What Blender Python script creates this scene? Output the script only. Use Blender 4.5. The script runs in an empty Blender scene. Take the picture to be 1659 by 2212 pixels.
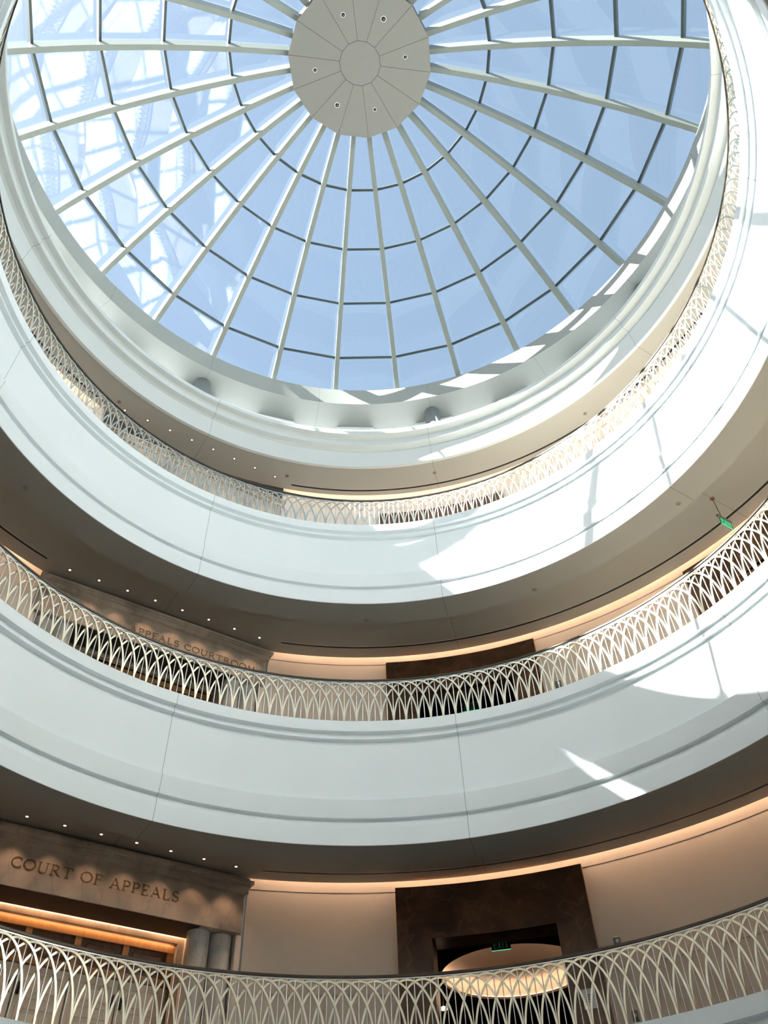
import bpy, bmesh, math, random
from math import sin, cos, pi, radians as R, degrees, sqrt
from mathutils import Vector, Matrix

random.seed(7)
S = bpy.context.scene
COL = S.collection

# ------------------------------------------------------------------ camera
CAM_PITCH, CAM_ROLL, CAM_YAW, CAM_D = 0.837948, -0.0470103, 0.0129978, 6.2331
F_PX = 1799.1
cd = bpy.data.cameras.new('camera')
cam = bpy.data.objects.new('camera', cd)
COL.objects.link(cam)
fw = Vector((sin(CAM_YAW) * cos(CAM_PITCH), cos(CAM_YAW) * cos(CAM_PITCH), sin(CAM_PITCH)))
rt = Vector((cos(CAM_YAW), -sin(CAM_YAW), 0))
up = rt.cross(fw)
rt, up = cos(CAM_ROLL) * rt + sin(CAM_ROLL) * up, -sin(CAM_ROLL) * rt + cos(CAM_ROLL) * up
cam.matrix_world = Matrix(((rt.x, up.x, -fw.x, 0), (rt.y, up.y, -fw.y, -CAM_D), (rt.z, up.z, -fw.z, 0), (0, 0, 0, 1)))
cd.sensor_fit = 'VERTICAL'
cd.sensor_height = 36
cd.lens = F_PX / 2212 * 36
cd.clip_end = 500
S.camera = cam

# ------------------------------------------------------------------ sky, sun, exposure
SUN_AZ, SUN_EL = 200.0, 47.0
SKY_STRENGTH, SUN_STRENGTH, EXPOSURE = 0.155, 14.0, 2.08
w = bpy.data.worlds.new('sky')
S.world = w
w.use_nodes = True
wn = w.node_tree
wn.nodes.clear()
sky = wn.nodes.new('ShaderNodeTexSky')
sky.sky_type = 'NISHITA'
sky.sun_disc = False
sky.sun_elevation = R(SUN_EL)
sky.sun_rotation = R(90 - SUN_AZ)
sky.air_density = 1.0
sky.dust_density = 1.0
bg = wn.nodes.new('ShaderNodeBackground')
bg.inputs['Strength'].default_value = SKY_STRENGTH
wo = wn.nodes.new('ShaderNodeOutputWorld')
hz = wn.nodes.new('ShaderNodeMix')               # thin pale haze over the blue
hz.data_type = 'RGBA'
hz.inputs['Factor'].default_value = 0.55
hz.inputs['B'].default_value = (0.66, 0.83, 0.96, 1)
wn.links.new(sky.outputs[0], hz.inputs['A'])
wn.links.new(hz.outputs['Result'], bg.inputs[0])
wn.links.new(bg.outputs[0], wo.inputs[0])
sl = bpy.data.lights.new('sun', 'SUN')
sl.energy = SUN_STRENGTH
sl.angle = R(0.53)
sl.color = (1.0, 0.985, 0.965)
so = bpy.data.objects.new('sun', sl)
COL.objects.link(so)
sv = Vector((cos(R(SUN_EL)) * cos(R(SUN_AZ)), cos(R(SUN_EL)) * sin(R(SUN_AZ)), sin(R(SUN_EL))))
so.rotation_euler = sv.to_track_quat('Z', 'Y').to_euler()
so.location = sv * 60
vs = S.view_settings
vs.view_transform = 'Standard'
vs.look = 'None'
vs.exposure = EXPOSURE
vs.gamma = 1
vs.use_curve_mapping = False
cy = S.cycles
cy.max_bounces = 9
cy.diffuse_bounces = 6
cy.glossy_bounces = 4
cy.transparent_max_bounces = 16
cy.caustics_reflective = False
cy.caustics_refractive = False
cy.sample_clamp_indirect = 6.0


# ------------------------------------------------------------------ materials
def newmat(name):
    m = bpy.data.materials.new(name)
    m.use_nodes = True
    nt = m.node_tree
    nt.nodes.clear()
    out = nt.nodes.new('ShaderNodeOutputMaterial')
    return m, nt, out


def link(nt, a, b):
    nt.links.new(a, b)


def paint(name, col, rough=0.6, metal=0.0, noise=0.04, scale=3.0, bump=0.0, seam=None, spec=0.5):
    """A plain surface with slight procedural mottling; seam=(step, offset, width): thin dark radial joints."""
    m, nt, out = newmat(name)
    b = nt.nodes.new('ShaderNodeBsdfPrincipled')
    b.inputs['Roughness'].default_value = rough
    b.inputs['Metallic'].default_value = metal
    b.inputs['Specular IOR Level'].default_value = spec
    link(nt, b.outputs[0], out.inputs[0])
    tc = nt.nodes.new('ShaderNodeTexCoord')
    nz = nt.nodes.new('ShaderNodeTexNoise')
    nz.inputs['Scale'].default_value = scale
    nz.inputs['Detail'].default_value = 4
    link(nt, tc.outputs['Object'], nz.inputs['Vector'])
    mx = nt.nodes.new('ShaderNodeMix')
    mx.data_type = 'RGBA'
    mx.inputs['A'].default_value = (*[c * (1 - noise) for c in col], 1)
    mx.inputs['B'].default_value = (*[min(1, c * (1 + noise)) for c in col], 1)
    link(nt, nz.outputs['Fac'], mx.inputs['Factor'])
    colout = mx.outputs['Result']
    if seam:
        step, off, wid = seam
        sx = nt.nodes.new('ShaderNodeSeparateXYZ')
        link(nt, tc.outputs['Object'], sx.inputs[0])

        def M(op, a, bb=None):
            n = nt.nodes.new('ShaderNodeMath')
            n.operation = op
            for i, v in enumerate((a, bb)):
                if v is None:
                    continue
                if isinstance(v, (int, float)):
                    n.inputs[i].default_value = v
                else:
                    link(nt, v, n.inputs[i])
            return n.outputs[0]
        ang = M('ARCTAN2', sx.outputs['Y'], sx.outputs['X'])
        t = M('ADD', M('MULTIPLY', ang, 180 / pi), 720 - off + step / 2)
        d = M('ABSOLUTE', M('SUBTRACT', M('MODULO', t, step), step / 2))
        rr = M('SQRT', M('ADD', M('MULTIPLY', sx.outputs['X'], sx.outputs['X']), M('MULTIPLY', sx.outputs['Y'], sx.outputs['Y'])))
        dist = M('MULTIPLY', M('MULTIPLY', d, pi / 180), rr)
        isl = M('LESS_THAN', dist, wid)
        m2 = nt.nodes.new('ShaderNodeMix')
        m2.data_type = 'RGBA'
        link(nt, isl, m2.inputs['Factor'])
        link(nt, colout, m2.inputs['A'])
        m2.inputs['B'].default_value = (*[c * 0.35 for c in col], 1)
        colout = m2.outputs['Result']
    link(nt, colout, b.inputs['Base Color'])
    if bump:
        bp = nt.nodes.new('ShaderNodeBump')
        bp.inputs['Strength'].default_value = bump
        bp.inputs['Distance'].default_value = 0.01
        n2 = nt.nodes.new('ShaderNodeTexNoise')
        n2.inputs['Scale'].default_value = 60
        link(nt, tc.outputs['Object'], n2.inputs['Vector'])
        link(nt, n2.outputs['Fac'], bp.inputs['Height'])
        link(nt, bp.outputs[0], b.inputs['Normal'])
    return m


def stone(name, base, dark, vein, scale=1.3, rough=0.35, veinw=0.5):
    m, nt, out = newmat(name)
    b = nt.nodes.new('ShaderNodeBsdfPrincipled')
    b.inputs['Roughness'].default_value = rough
    link(nt, b.outputs[0], out.inputs[0])
    tc = nt.nodes.new('ShaderNodeTexCoord')
    n1 = nt.nodes.new('ShaderNodeTexNoise')
    n1.inputs['Scale'].default_value = scale
    n1.inputs['Detail'].default_value = 8
    n1.inputs['Distortion'].default_value = 1.2
    link(nt, tc.outputs['Object'], n1.inputs['Vector'])
    r1 = nt.nodes.new('ShaderNodeValToRGB')
    r1.color_ramp.elements[0].position = 0.35
    r1.color_ramp.elements[0].color = (*dark, 1)
    r1.color_ramp.elements[1].position = 0.65
    r1.color_ramp.elements[1].color = (*base, 1)
    link(nt, n1.outputs['Fac'], r1.inputs['Fac'])
    wv = nt.nodes.new('ShaderNodeTexWave')
    wv.inputs['Scale'].default_value = scale * 0.8
    wv.inputs['Distortion'].default_value = 14
    wv.inputs['Detail'].default_value = 5
    wv.inputs['Detail Scale'].default_value = 1.4
    link(nt, tc.outputs['Object'], wv.inputs['Vector'])
    r2 = nt.nodes.new('ShaderNodeValToRGB')
    r2.color_ramp.elements[0].position = 0.0
    r2.color_ramp.elements[0].color = (veinw, veinw, veinw, 1)
    r2.color_ramp.elements[1].position = 0.09
    r2.color_ramp.elements[1].color = (0, 0, 0, 1)
    link(nt, wv.outputs['Fac'], r2.inputs['Fac'])
    mx = nt.nodes.new('ShaderNodeMix')
    mx.data_type = 'RGBA'
    link(nt, r2.outputs['Color'], mx.inputs['Factor'])
    link(nt, r1.outputs['Color'], mx.inputs['A'])
    mx.inputs['B'].default_value = (*vein, 1)
    link(nt, mx.outputs['Result'], b.inputs['Base Color'])
    return m


def wood(name, a, bcol, scale=2.0, rough=0.3):
    m, nt, out = newmat(name)
    b = nt.nodes.new('ShaderNodeBsdfPrincipled')
    b.inputs['Roughness'].default_value = rough
    link(nt, b.outputs[0], out.inputs[0])
    tc = nt.nodes.new('ShaderNodeTexCoord')
    mp = nt.nodes.new('ShaderNodeMapping')
    mp.inputs['Scale'].default_value = (scale * 4, scale * 4, scale * 0.5)
    link(nt, tc.outputs['Object'], mp.inputs['Vector'])
    n = nt.nodes.new('ShaderNodeTexNoise')
    n.inputs['Scale'].default_value = 2
    n.inputs['Detail'].default_value = 6
    n.inputs['Distortion'].default_value = 1.5
    link(nt, mp.outputs[0], n.inputs['Vector'])
    r = nt.nodes.new('ShaderNodeValToRGB')
    r.color_ramp.elements[0].position = 0.3
    r.color_ramp.elements[0].color = (*a, 1)
    r.color_ramp.elements[1].position = 0.7
    r.color_ramp.elements[1].color = (*bcol, 1)
    link(nt, n.outputs['Fac'], r.inputs['Fac'])
    link(nt, r.outputs['Color'], b.inputs['Base Color'])
    return m


def glow(name, col, strength):
    m, nt, out = newmat(name)
    e = nt.nodes.new('ShaderNodeEmission')
    e.inputs['Color'].default_value = (*col, 1)
    e.inputs['Strength'].default_value = strength
    link(nt, e.outputs[0], out.inputs[0])
    return m


def glazing(name, tint, base_reflect, edge_reflect):
    m, nt, out = newmat(name)
    t = nt.nodes.new('ShaderNodeBsdfTransparent')
    t.inputs['Color'].default_value = (*tint, 1)
    g = nt.nodes.new('ShaderNodeBsdfGlossy')
    g.inputs['Roughness'].default_value = 0.0
    g.inputs['Color'].default_value = (0.93, 0.97, 1.0, 1)
    lw = nt.nodes.new('ShaderNodeLayerWeight')
    lw.inputs['Blend'].default_value = 0.5
    mr = nt.nodes.new('ShaderNodeMapRange')
    pw = nt.nodes.new('ShaderNodeMath')
    pw.operation = 'POWER'
    pw.inputs[1].default_value = 3.0
    link(nt, lw.outputs['Facing'], pw.inputs[0])
    link(nt, pw.outputs[0], mr.inputs['Value'])
    mr.inputs['To Min'].default_value = base_reflect
    mr.inputs['To Max'].default_value = edge_reflect
    mx = nt.nodes.new('ShaderNodeMixShader')
    link(nt, mr.outputs[0], mx.inputs['Fac'])
    link(nt, t.outputs[0], mx.inputs[1])
    link(nt, g.outputs[0], mx.inputs[2])
    link(nt, mx.outputs[0], out.inputs[0])
    return m


AZ0 = 78.5                                   # the axis through the elevator portals; everything repeats every 45 degrees from it
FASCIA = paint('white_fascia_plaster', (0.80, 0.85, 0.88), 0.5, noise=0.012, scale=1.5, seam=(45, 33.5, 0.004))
FASCIA2 = paint('white_fascia_plaster_lit_tone', (0.87, 0.915, 0.935), 0.5, noise=0.012, scale=1.5, seam=(45, 33.5, 0.004))  # same white plaster, lightened so the lower fascias look better lit
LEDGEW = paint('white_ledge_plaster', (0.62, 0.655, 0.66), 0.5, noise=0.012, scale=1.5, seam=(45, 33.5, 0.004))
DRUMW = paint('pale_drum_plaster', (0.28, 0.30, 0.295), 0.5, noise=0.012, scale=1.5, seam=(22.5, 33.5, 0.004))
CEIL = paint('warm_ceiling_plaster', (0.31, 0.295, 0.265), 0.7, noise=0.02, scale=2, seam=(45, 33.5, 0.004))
CEIL3 = paint('ceiling_plaster_lit_tone', (0.40, 0.385, 0.35), 0.7, noise=0.02, scale=2, seam=(45, 33.5, 0.004))  # ceiling plaster again, the upper gallery's stronger light put into its colour
WALL3 = paint('wall_plaster_lit_tone', (0.68, 0.65, 0.60), 0.6, noise=0.03, scale=6, bump=0.05)  # wall plaster lightened to carry the brighter light of the upper gallery
FLOOR3 = paint('gallery_carpet_lit_tone', (0.38, 0.36, 0.32), 0.9, noise=0.08, scale=30)  # floor tone raised as well, painted brightness for the upper gallery
WALL = paint('beige_wall_plaster', (0.63, 0.58, 0.51), 0.6, noise=0.03, scale=6, bump=0.05)
FLOORG = stone('gallery_floor_stone', (0.36, 0.32, 0.27), (0.27, 0.24, 0.20), (0.2, 0.16, 0.12), 1.0, 0.5)
FLOORM = stone('ground_floor_stone', (0.72, 0.72, 0.70), (0.64, 0.64, 0.62), (0.45, 0.45, 0.43), 0.8, 0.4)
ROOF = paint('pale_roof_gravel', (0.42, 0.41, 0.39), 0.9, noise=0.1, scale=8)
ALU = paint('painted_dome_aluminium', (0.21, 0.235, 0.22), 0.38, metal=0.0, noise=0.015, scale=2)
ALU2 = paint('dark_purlin_aluminium', (0.05, 0.068, 0.07), 0.4, metal=0.2, noise=0.02, scale=2)
HUBM = paint('hub_panel_metal', (0.20, 0.196, 0.183), 0.5, noise=0.02, scale=4)
GAP = paint('dark_joint', (0.05, 0.05, 0.045), 0.8)
GLASS = glazing('dome_glass', (0.90, 0.91, 0.88), 0.045, 0.32)
WGLASS = glazing('clear_window_glass', (0.92, 0.95, 0.95), 0.04, 0.5)
CHAMP = paint('champagne_metal', (0.80, 0.74, 0.60), 0.24, metal=1.0, noise=0.03, scale=9)
STEEL = paint('brushed_steel', (0.68, 0.68, 0.66), 0.26, metal=1.0, noise=0.02, scale=9)
BRONZE = paint('dark_bronze_rail', (0.085, 0.065, 0.05), 0.35, metal=0.6, noise=0.1, scale=9)
MARB = stone('dark_brown_marble', (0.16, 0.085, 0.044), (0.07, 0.038, 0.021), (0.24, 0.15, 0.09), 1.6, 0.3, 0.35)
CREAM = stone('veined_beige_marble', (0.62, 0.52, 0.42), (0.33, 0.29, 0.24), (0.22, 0.19, 0.16), 1.1, 0.45, 0.22)
GREYM = stone('grey_column_marble', (0.62, 0.60, 0.55), (0.48, 0.47, 0.43), (0.25, 0.24, 0.22), 2.0, 0.35, 0.3)
BRZLET = paint('bronze_lettering', (0.20, 0.115, 0.05), 0.45, metal=0.2, noise=0.1, scale=20)
WOODD = wood('dark_varnished_wood', (0.10, 0.045, 0.018), (0.17, 0.08, 0.032))
WOODO = wood('orange_varnished_wood', (0.30, 0.15, 0.055), (0.40, 0.21, 0.085))
LEAFM = wood('cream_painted_door', (0.70, 0.61, 0.48), (0.76, 0.66, 0.52), 1.0, 0.4)
BLACK = paint('matt_black_metal', (0.012, 0.012, 0.012), 0.6)
SOFFITM = paint('dark_soffit', (0.035, 0.030, 0.024), 0.6)  # dark finish for the panel under the courtroom frieze
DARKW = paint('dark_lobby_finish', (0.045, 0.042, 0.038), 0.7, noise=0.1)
WHITEP = paint('white_enamel', (0.78, 0.77, 0.74), 0.4)
GREYP = paint('grey_plastic', (0.16, 0.17, 0.17), 0.5)
COLG = paint('grey_column_plaster', (0.24, 0.27, 0.29), 0.5, noise=0.03)
PAPER = paint('paper', (0.80, 0.82, 0.84), 0.7)
INK = paint('printed_ink', (0.10, 0.11, 0.12), 0.7)
COVE = glow('warm_cove_strip', (1.0, 0.63, 0.41), 58.0)
RECESS = paint('tan_recess_plaster', (0.46, 0.36, 0.27), 0.6)
DOORCOVE = glow('warm_door_strip', (1.0, 0.58, 0.33), 9.0)
LOBBYCOVE = glow('lobby_cove_strip', (1.0, 0.68, 0.48), 7.0)
LAMPW = glow('lit_downlight_lens', (1.0, 0.66, 0.42), 0.6)
GREENLIT = glow('lit_green_exit_letters', (0.10, 0.85, 0.40), 0.28)
GREENDIM = glow('dim_green_exit_letters', (0.10, 0.85, 0.40), 0.010)
GREENACR = paint('green_exit_panel', (0.06, 0.42, 0.18), 0.25, noise=0.15, scale=30)


# ------------------------------------------------------------------ mesh helpers
def mk(name, bm, mats, parent=None, smooth=False, loc=None, rotz=None):
    me = bpy.data.meshes.new(name)
    bm.to_mesh(me)
    bm.free()
    for m in (mats if isinstance(mats, (list, tuple)) else [mats]):
        me.materials.append(m)
    if smooth:
        for p in me.polygons:
            p.use_smooth = True
    o = bpy.data.objects.new(name, me)
    COL.objects.link(o)
    if parent:
        o.parent = parent
    if loc is not None:
        o.location = loc
    if rotz is not None:
        o.rotation_euler = (0, 0, rotz)
    return o


def empty(name, loc=(0, 0, 0), rotz=0.0):
    o = bpy.data.objects.new(name, None)
    o.empty_display_size = 0.2
    COL.objects.link(o)
    o.location = loc
    o.rotation_euler = (0, 0, rotz)
    return o


def tag(o, label, cat, group=None):
    o['label'] = label
    o['category'] = cat
    if group:
        o['group'] = group
    return o


def struct(o):
    o['kind'] = 'structure'
    return o


def pc(r, az, z):
    return Vector((r * cos(R(az)), r * sin(R(az)), z))


def lathe(bm, prof, a0=0, a1=360, n=240, closed=False, mat=0):
    """Sweep a profile of (r, z) about the axis; every profile segment has its own vertices so edges stay crisp."""
    full = abs(a1 - a0) >= 359.99
    n = max(2, int(round(n * abs(a1 - a0) / 360.0)))
    cnt = n if full else n + 1
    segs = list(zip(prof[:-1], prof[1:]))
    if closed:
        segs.append((prof[-1], prof[0]))
    for (r0, z0), (r1, z1) in segs:
        va, vb = [], []
        for i in range(cnt):
            a = a0 + (a1 - a0) * i / n
            va.append(bm.verts.new(pc(r0, a, z0)))
            vb.append(bm.verts.new(pc(r1, a, z1)))
        for i in range(n):
            j = (i + 1) % cnt
            f = bm.faces.new((va[i], va[j], vb[j], vb[i]))
            f.smooth = True
            f.material_index = mat
    if closed and not full:
        for a in (a0, a1):
            vs_ = [bm.verts.new(pc(r, a, z)) for r, z in prof]
            f = bm.faces.new(vs_ if a == a1 else vs_[::-1])
            f.material_index = mat
    return bm


def ring(name, prof, mats, parent=None, a0=0, a1=360, n=240, closed=False):
    bm = bmesh.new()
    lathe(bm, prof, a0, a1, n, closed)
    return mk(name, bm, mats, parent)


def box(bm, x0, x1, y0, y1, z0, z1, mat=0, M=None):
    v = [Vector((x, y, z)) for z in (z0, z1) for y in (y0, y1) for x in (x0, x1)]
    if M is not None:
        v = [M @ p for p in v]
    v = [bm.verts.new(p) for p in v]
    for q in ((0, 2, 3, 1), (4, 5, 7, 6), (0, 1, 5, 4), (2, 6, 7, 3), (0, 4, 6, 2), (1, 3, 7, 5)):
        f = bm.faces.new([v[i] for i in q])
        f.material_index = mat
    return bm


def bevel(bm, w=0.01, seg=2):
    bmesh.ops.bevel(bm, geom=list(bm.edges), offset=w, segments=seg, affect='EDGES', profile=0.5)
    return bm


def cyl(bm, p0, p1, r0, r1=None, n=16, mat=0, caps=True):
    r1 = r0 if r1 is None else r1
    p0, p1 = Vector(p0), Vector(p1)
    d = (p1 - p0).normalized()
    u = d.orthogonal().normalized()
    v = d.cross(u)
    a = [bm.verts.new(p0 + r0 * (cos(2 * pi * i / n) * u + sin(2 * pi * i / n) * v)) for i in range(n)]
    b = [bm.verts.new(p1 + r1 * (cos(2 * pi * i / n) * u + sin(2 * pi * i / n) * v)) for i in range(n)]
    for i in range(n):
        j = (i + 1) % n
        f = bm.faces.new((a[i], a[j], b[j], b[i]))
        f.smooth = True
        f.material_index = mat
    if caps:
        bm.faces.new(a[::-1]).material_index = mat
        bm.faces.new(b).material_index = mat
    return bm


def turned(bm, prof, n=20, c=(0, 0, 0), mat=0):
    """Small lathe about a vertical axis through c, closed at both ends where r is 0."""
    rings = []
    for r, z in prof:
        rings.append([bm.verts.new((c[0] + r * cos(2 * pi * i / n), c[1] + r * sin(2 * pi * i / n), c[2] + z)) for i in range(n)])
    for a, b in zip(rings[:-1], rings[1:]):
        for i in range(n):
            j = (i + 1) % n
            f = bm.faces.new((a[i], a[j], b[j], b[i]))
            f.smooth = True
            f.material_index = mat
    bm.faces.new(rings[0][::-1]).material_index = mat
    bm.faces.new(rings[-1]).material_index = mat
    return bm


# ------------------------------------------------------------------ levels (metres above the camera)
TOP = {1: 3.313, 2: 8.313, 3: 13.313}          # top of each balcony edge = gallery floor
CEILZ = {0: 1.595, 1: 6.595, 2: 11.595, 3: 17.10}
RW = 8.615                                       # gallery wall
HALF_COURT = 16.75                              # half angle of the courtroom portal bay
COURT_AZ = 123.5
NAMES = {1: 'lower', 2: 'middle', 3: 'upper'}

# ------------------------------------------------------------------ balcony edges (white ring fascias)


def fascia_profile(t):
    b = t - 2.162
    return [(6.50, t), (6.109, t), (6.109, t - 0.205), (6.205, t - 0.212), (6.205, t - 0.232), (6.185, t - 0.25), (6.168, t - 0.285), (6.166, t - 0.325),
            (6.265, t - 0.332), (6.265, t - 0.352), (6.245, t - 0.372), (6.228, t - 0.41), (6.225, t - 0.46), (6.225, t - 1.425), (6.180, t - 1.433), (6.208, t - 1.735), (6.215, t - 1.742),
            (6.285, t - 1.748), (6.285, t - 1.764), (6.265, t - 1.785), (6.246, t - 1.83), (6.242, t - 1.88), (6.250, b), (6.268, b), (6.34, b + 0.05), (6.50, b + 0.47)]


for k, L in enumerate((1, 2, 3)):
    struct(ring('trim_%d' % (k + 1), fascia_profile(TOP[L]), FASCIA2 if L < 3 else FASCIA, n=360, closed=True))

for L in (1, 2, 3):
    b = TOP[L] - 2.162
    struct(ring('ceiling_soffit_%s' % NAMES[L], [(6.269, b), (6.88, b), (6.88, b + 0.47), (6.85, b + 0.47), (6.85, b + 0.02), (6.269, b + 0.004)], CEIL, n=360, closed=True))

# top-floor ledge, with two mouldings above its plain face
zl = 18.17
TF = [(7.42, zl), (7.17, zl), (7.17, zl - 0.13), (7.20, zl - 0.14), (7.30, zl - 0.16), (7.355, zl - 0.19), (7.35, zl - 0.22), (7.32, zl - 0.25), (7.315, zl - 0.42),
      (7.35, zl - 0.43), (7.44, zl - 0.45), (7.505, zl - 0.48), (7.50, zl - 0.51), (7.475, zl - 0.55), (7.52, 17.085), (7.60, 17.085), (7.60, 17.9), (7.42, 17.9)]
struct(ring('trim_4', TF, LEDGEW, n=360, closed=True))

struct(ring('trim_6', [(7.66, 17.99), (7.66, 18.90), (7.76, 18.90), (7.76, 17.99)], FASCIA, n=240, closed=True))  # unseen parapet, added to cut the sun beam falling on the middle fascia

# drum under the dome and the flat ceiling of the top floor
DR = [(8.85, 21.88), (8.85, 22.66), (9.46, 22.66), (9.46, 23.06), (9.62, 23.06), (9.62, 22.5), (10.10, 22.5), (10.10, 21.88)]
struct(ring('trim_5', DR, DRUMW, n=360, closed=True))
struct(ring('floor_top', [(7.42, 18.0), (10.1, 18.0), (10.1, 17.75), (7.42, 17.75)], FLOORG, n=180, closed=True))

# ------------------------------------------------------------------ galleries: floors, ceilings, walls
for L in (1, 2, 3):
    t, c = TOP[L], CEILZ[L]
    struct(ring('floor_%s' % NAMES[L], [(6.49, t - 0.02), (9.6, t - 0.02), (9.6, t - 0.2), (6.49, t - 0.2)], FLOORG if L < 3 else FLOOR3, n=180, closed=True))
    r_in = 6.86 if L < 3 else 7.55
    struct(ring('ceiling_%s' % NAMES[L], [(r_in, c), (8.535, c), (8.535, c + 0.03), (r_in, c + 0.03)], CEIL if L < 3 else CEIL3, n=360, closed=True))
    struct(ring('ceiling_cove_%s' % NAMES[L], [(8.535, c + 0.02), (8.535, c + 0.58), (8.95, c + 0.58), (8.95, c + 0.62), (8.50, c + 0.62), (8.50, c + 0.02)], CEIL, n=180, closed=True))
    g1, g2 = t + 1.48, c - 0.155
    wp = [(RW, t - 0.02), (RW, g1 - 0.012), (RW + 0.02, g1 - 0.012), (RW + 0.02, g1 + 0.012), (RW, g1 + 0.012), (RW, g2 - 0.012),
          (RW + 0.025, g2 - 0.012), (RW + 0.025, g2 + 0.012), (RW, g2 + 0.012), (RW, c + 0.575), (RW + 0.2, c + 0.575), (RW + 0.2, t - 0.02)]
    a0 = COURT_AZ + HALF_COURT
    # the wall runs from the far side of the court bay round to the next bay, broken by the marble portals' openings
    HO = 7.08
    bays = (33.5, AZ0) if L == 2 else (AZ0,)
    edges = [a0 - 360] + [e for q in bays for e in (q - HO, q + HO)] + [COURT_AZ - HALF_COURT]
    cuts = list(zip(edges[0::2], edges[1::2]))
    bm = bmesh.new()
    for x0, x1 in cuts:
        lathe(bm, wp, x0, x1, 360, True)
    for az in bays:                             # wall above the openings
        zo = t + 2.32
        wp2 = [(RW, zo), (RW, g2 - 0.012), (RW + 0.025, g2 - 0.012), (RW + 0.025, g2 + 0.012), (RW, g2 + 0.012), (RW, c + 0.575), (RW + 0.2, c + 0.575), (RW + 0.2, zo)]
        lathe(bm, wp2, az - HO, az + HO, 360, True)
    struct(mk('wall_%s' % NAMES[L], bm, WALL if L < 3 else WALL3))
    # warm cove strip hidden behind the edge of the ceiling board
    for x0, x1 in ((a0 - 360, COURT_AZ - HALF_COURT),):
        o = ring('cove_light', [(8.545, c + 0.53), (8.585, c + 0.53), (8.585, c + 0.55), (8.545, c + 0.55)], COVE, a0=x0 + 0.3, a1=x1 - 0.3, n=120, closed=True)
        tag(o, 'warm light strip hidden in the ceiling edge of the %s gallery, washing the wall top' % NAMES[L], 'cove light', 'warm cove light strips')

# ground floor under the camera
struct(ring('floor', [(0.0, -1.7), (8.8, -1.7)], FLOORM, n=120))
struct(ring('wall_ground', [(8.6, -1.7), (8.6, 1.65), (8.8, 1.65), (8.8, -1.7)], WALL, n=180, closed=True))
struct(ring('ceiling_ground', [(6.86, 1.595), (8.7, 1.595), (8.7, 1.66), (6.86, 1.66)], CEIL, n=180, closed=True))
# flat roof outside
struct(ring('roof', [(10.05, 17.7), (60, 17.7), (60, 17.5), (10.05, 17.5)], ROOF, n=90, closed=True))

# ------------------------------------------------------------------ top floor: piers, window panes, round columns
PIERA = [AZ0 + 15 * k for k in range(24)]
pm = None
seen_p = {4: 'leftmost', 3: 'second from left', 1: 'third from left', 2: 'second from left', 0: 'behind the middle round column', 23: 'right of the middle round column'}
PLAB = {108.5: 'white rectangular pier above the top ledge, right of the left round column',
        93.5: 'white rectangular pier above the top ledge, midway between the two round columns',
        78.5: 'white rectangular pier behind the middle round column on the top floor',
        63.5: 'white rectangular pier above the top ledge, next right of the middle round column',
        123.5: 'white rectangular pier behind the left round column on the top floor'}
bm = bmesh.new()
M = Matrix.Identity(4)
box(bm, 9.73, 10.06, -0.60, 0.60, 18.0, 21.88)
bevel(bm, 0.012, 1)
pier = mk('pier', bm, FASCIA)
for k, a in enumerate(PIERA):
    o = pier if k == 0 else pier.copy()
    if k:
        COL.objects.link(o)
    o.rotation_euler = (0, 0, R(a))
    tag(o, PLAB.get(round(a, 1), 'white rectangular pier of the top floor, out past the ledge'), 'pier', 'rectangular piers of the top floor')
bm = bmesh.new()
box(bm, 9.90, 9.92, -0.70, 0.70, 18.0, 21.88)
wroot = struct(empty('window_1', (0, 0, 18.0)))
pane0 = None
for k, a in enumerate(PIERA):
    if k == 0:
        pane0 = mk('pane', bm, WGLASS, wroot, loc=(0, 0, -18.0))
        o = pane0
    else:
        o = pane0.copy()
        COL.objects.link(o)
        o.parent = wroot
    o.rotation_euler = (0, 0, R(a + 7.5))
bm = bmesh.new()
cyl(bm, (9.445, 0, 18.0), (9.445, 0, 21.88), 0.235, n=40)
colm = mk('column', bm, COLG)
CL = {123.5: 'grey round column left of the bottom of the dome, rising from the top ledge',
      78.5: 'grey round column in the middle below the dome, rising from the top ledge',
      33.5: 'grey round column to the right, only its shaded head showing over the top ledge'}
for k, a in enumerate((123.5, 78.5, 33.5, -11.5, 168.5)):
    o = colm if k == 0 else colm.copy()
    if k:
        COL.objects.link(o)
    o.rotation_euler = (0, 0, R(a))
    tag(o, CL.get(a, 'grey round column of the top floor, at the side of the dome'), 'column', 'round columns of the top floor')

# ------------------------------------------------------------------ the glass dome
RIB_PH = 174.774
STEP = 360 / 28
CZ, RG = 12.05, 14.5                           # centre height and radius of the glass sphere


def sph(r, rad):
    return CZ + sqrt(rad * rad - r * r)


dome = empty('skylight_dome', (0, 0, 22.66))
tag(dome, 'round glass dome skylight with pale radial ribs over the atrium', 'skylight')


def rib_mesh():
    bm = bmesh.new()
    n = 26
    hw = 0.07
    prev = None
    a_0, a_1 = math.asin(1.97 / 14.2), math.asin(9.44 / 14.2)
    for i in range(n + 1):
        a = a_0 + (a_1 - a_0) * i / n
        lo, hi = 13.99, 14.44
        cur = []
        for rad, y in ((lo, -hw + 0.008), (lo + 0.008, -hw), (hi, -hw), (hi, hw), (lo + 0.008, hw), (lo, hw - 0.008)):
            rr, zz = rad * sin(a), CZ + rad * cos(a)
            cur.append(bm.verts.new((rr, y, max(zz, 22.665))))
        if prev:
            for j in range(6):
                q = (j + 1) % 6
                bm.faces.new((prev[j], prev[q], cur[q], cur[j]))
        else:
            bm.faces.new(cur[::-1])
        prev = cur
    bm.faces.new(prev)
    bmesh.ops.recalc_face_normals(bm, faces=bm.faces)
    return bm


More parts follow.
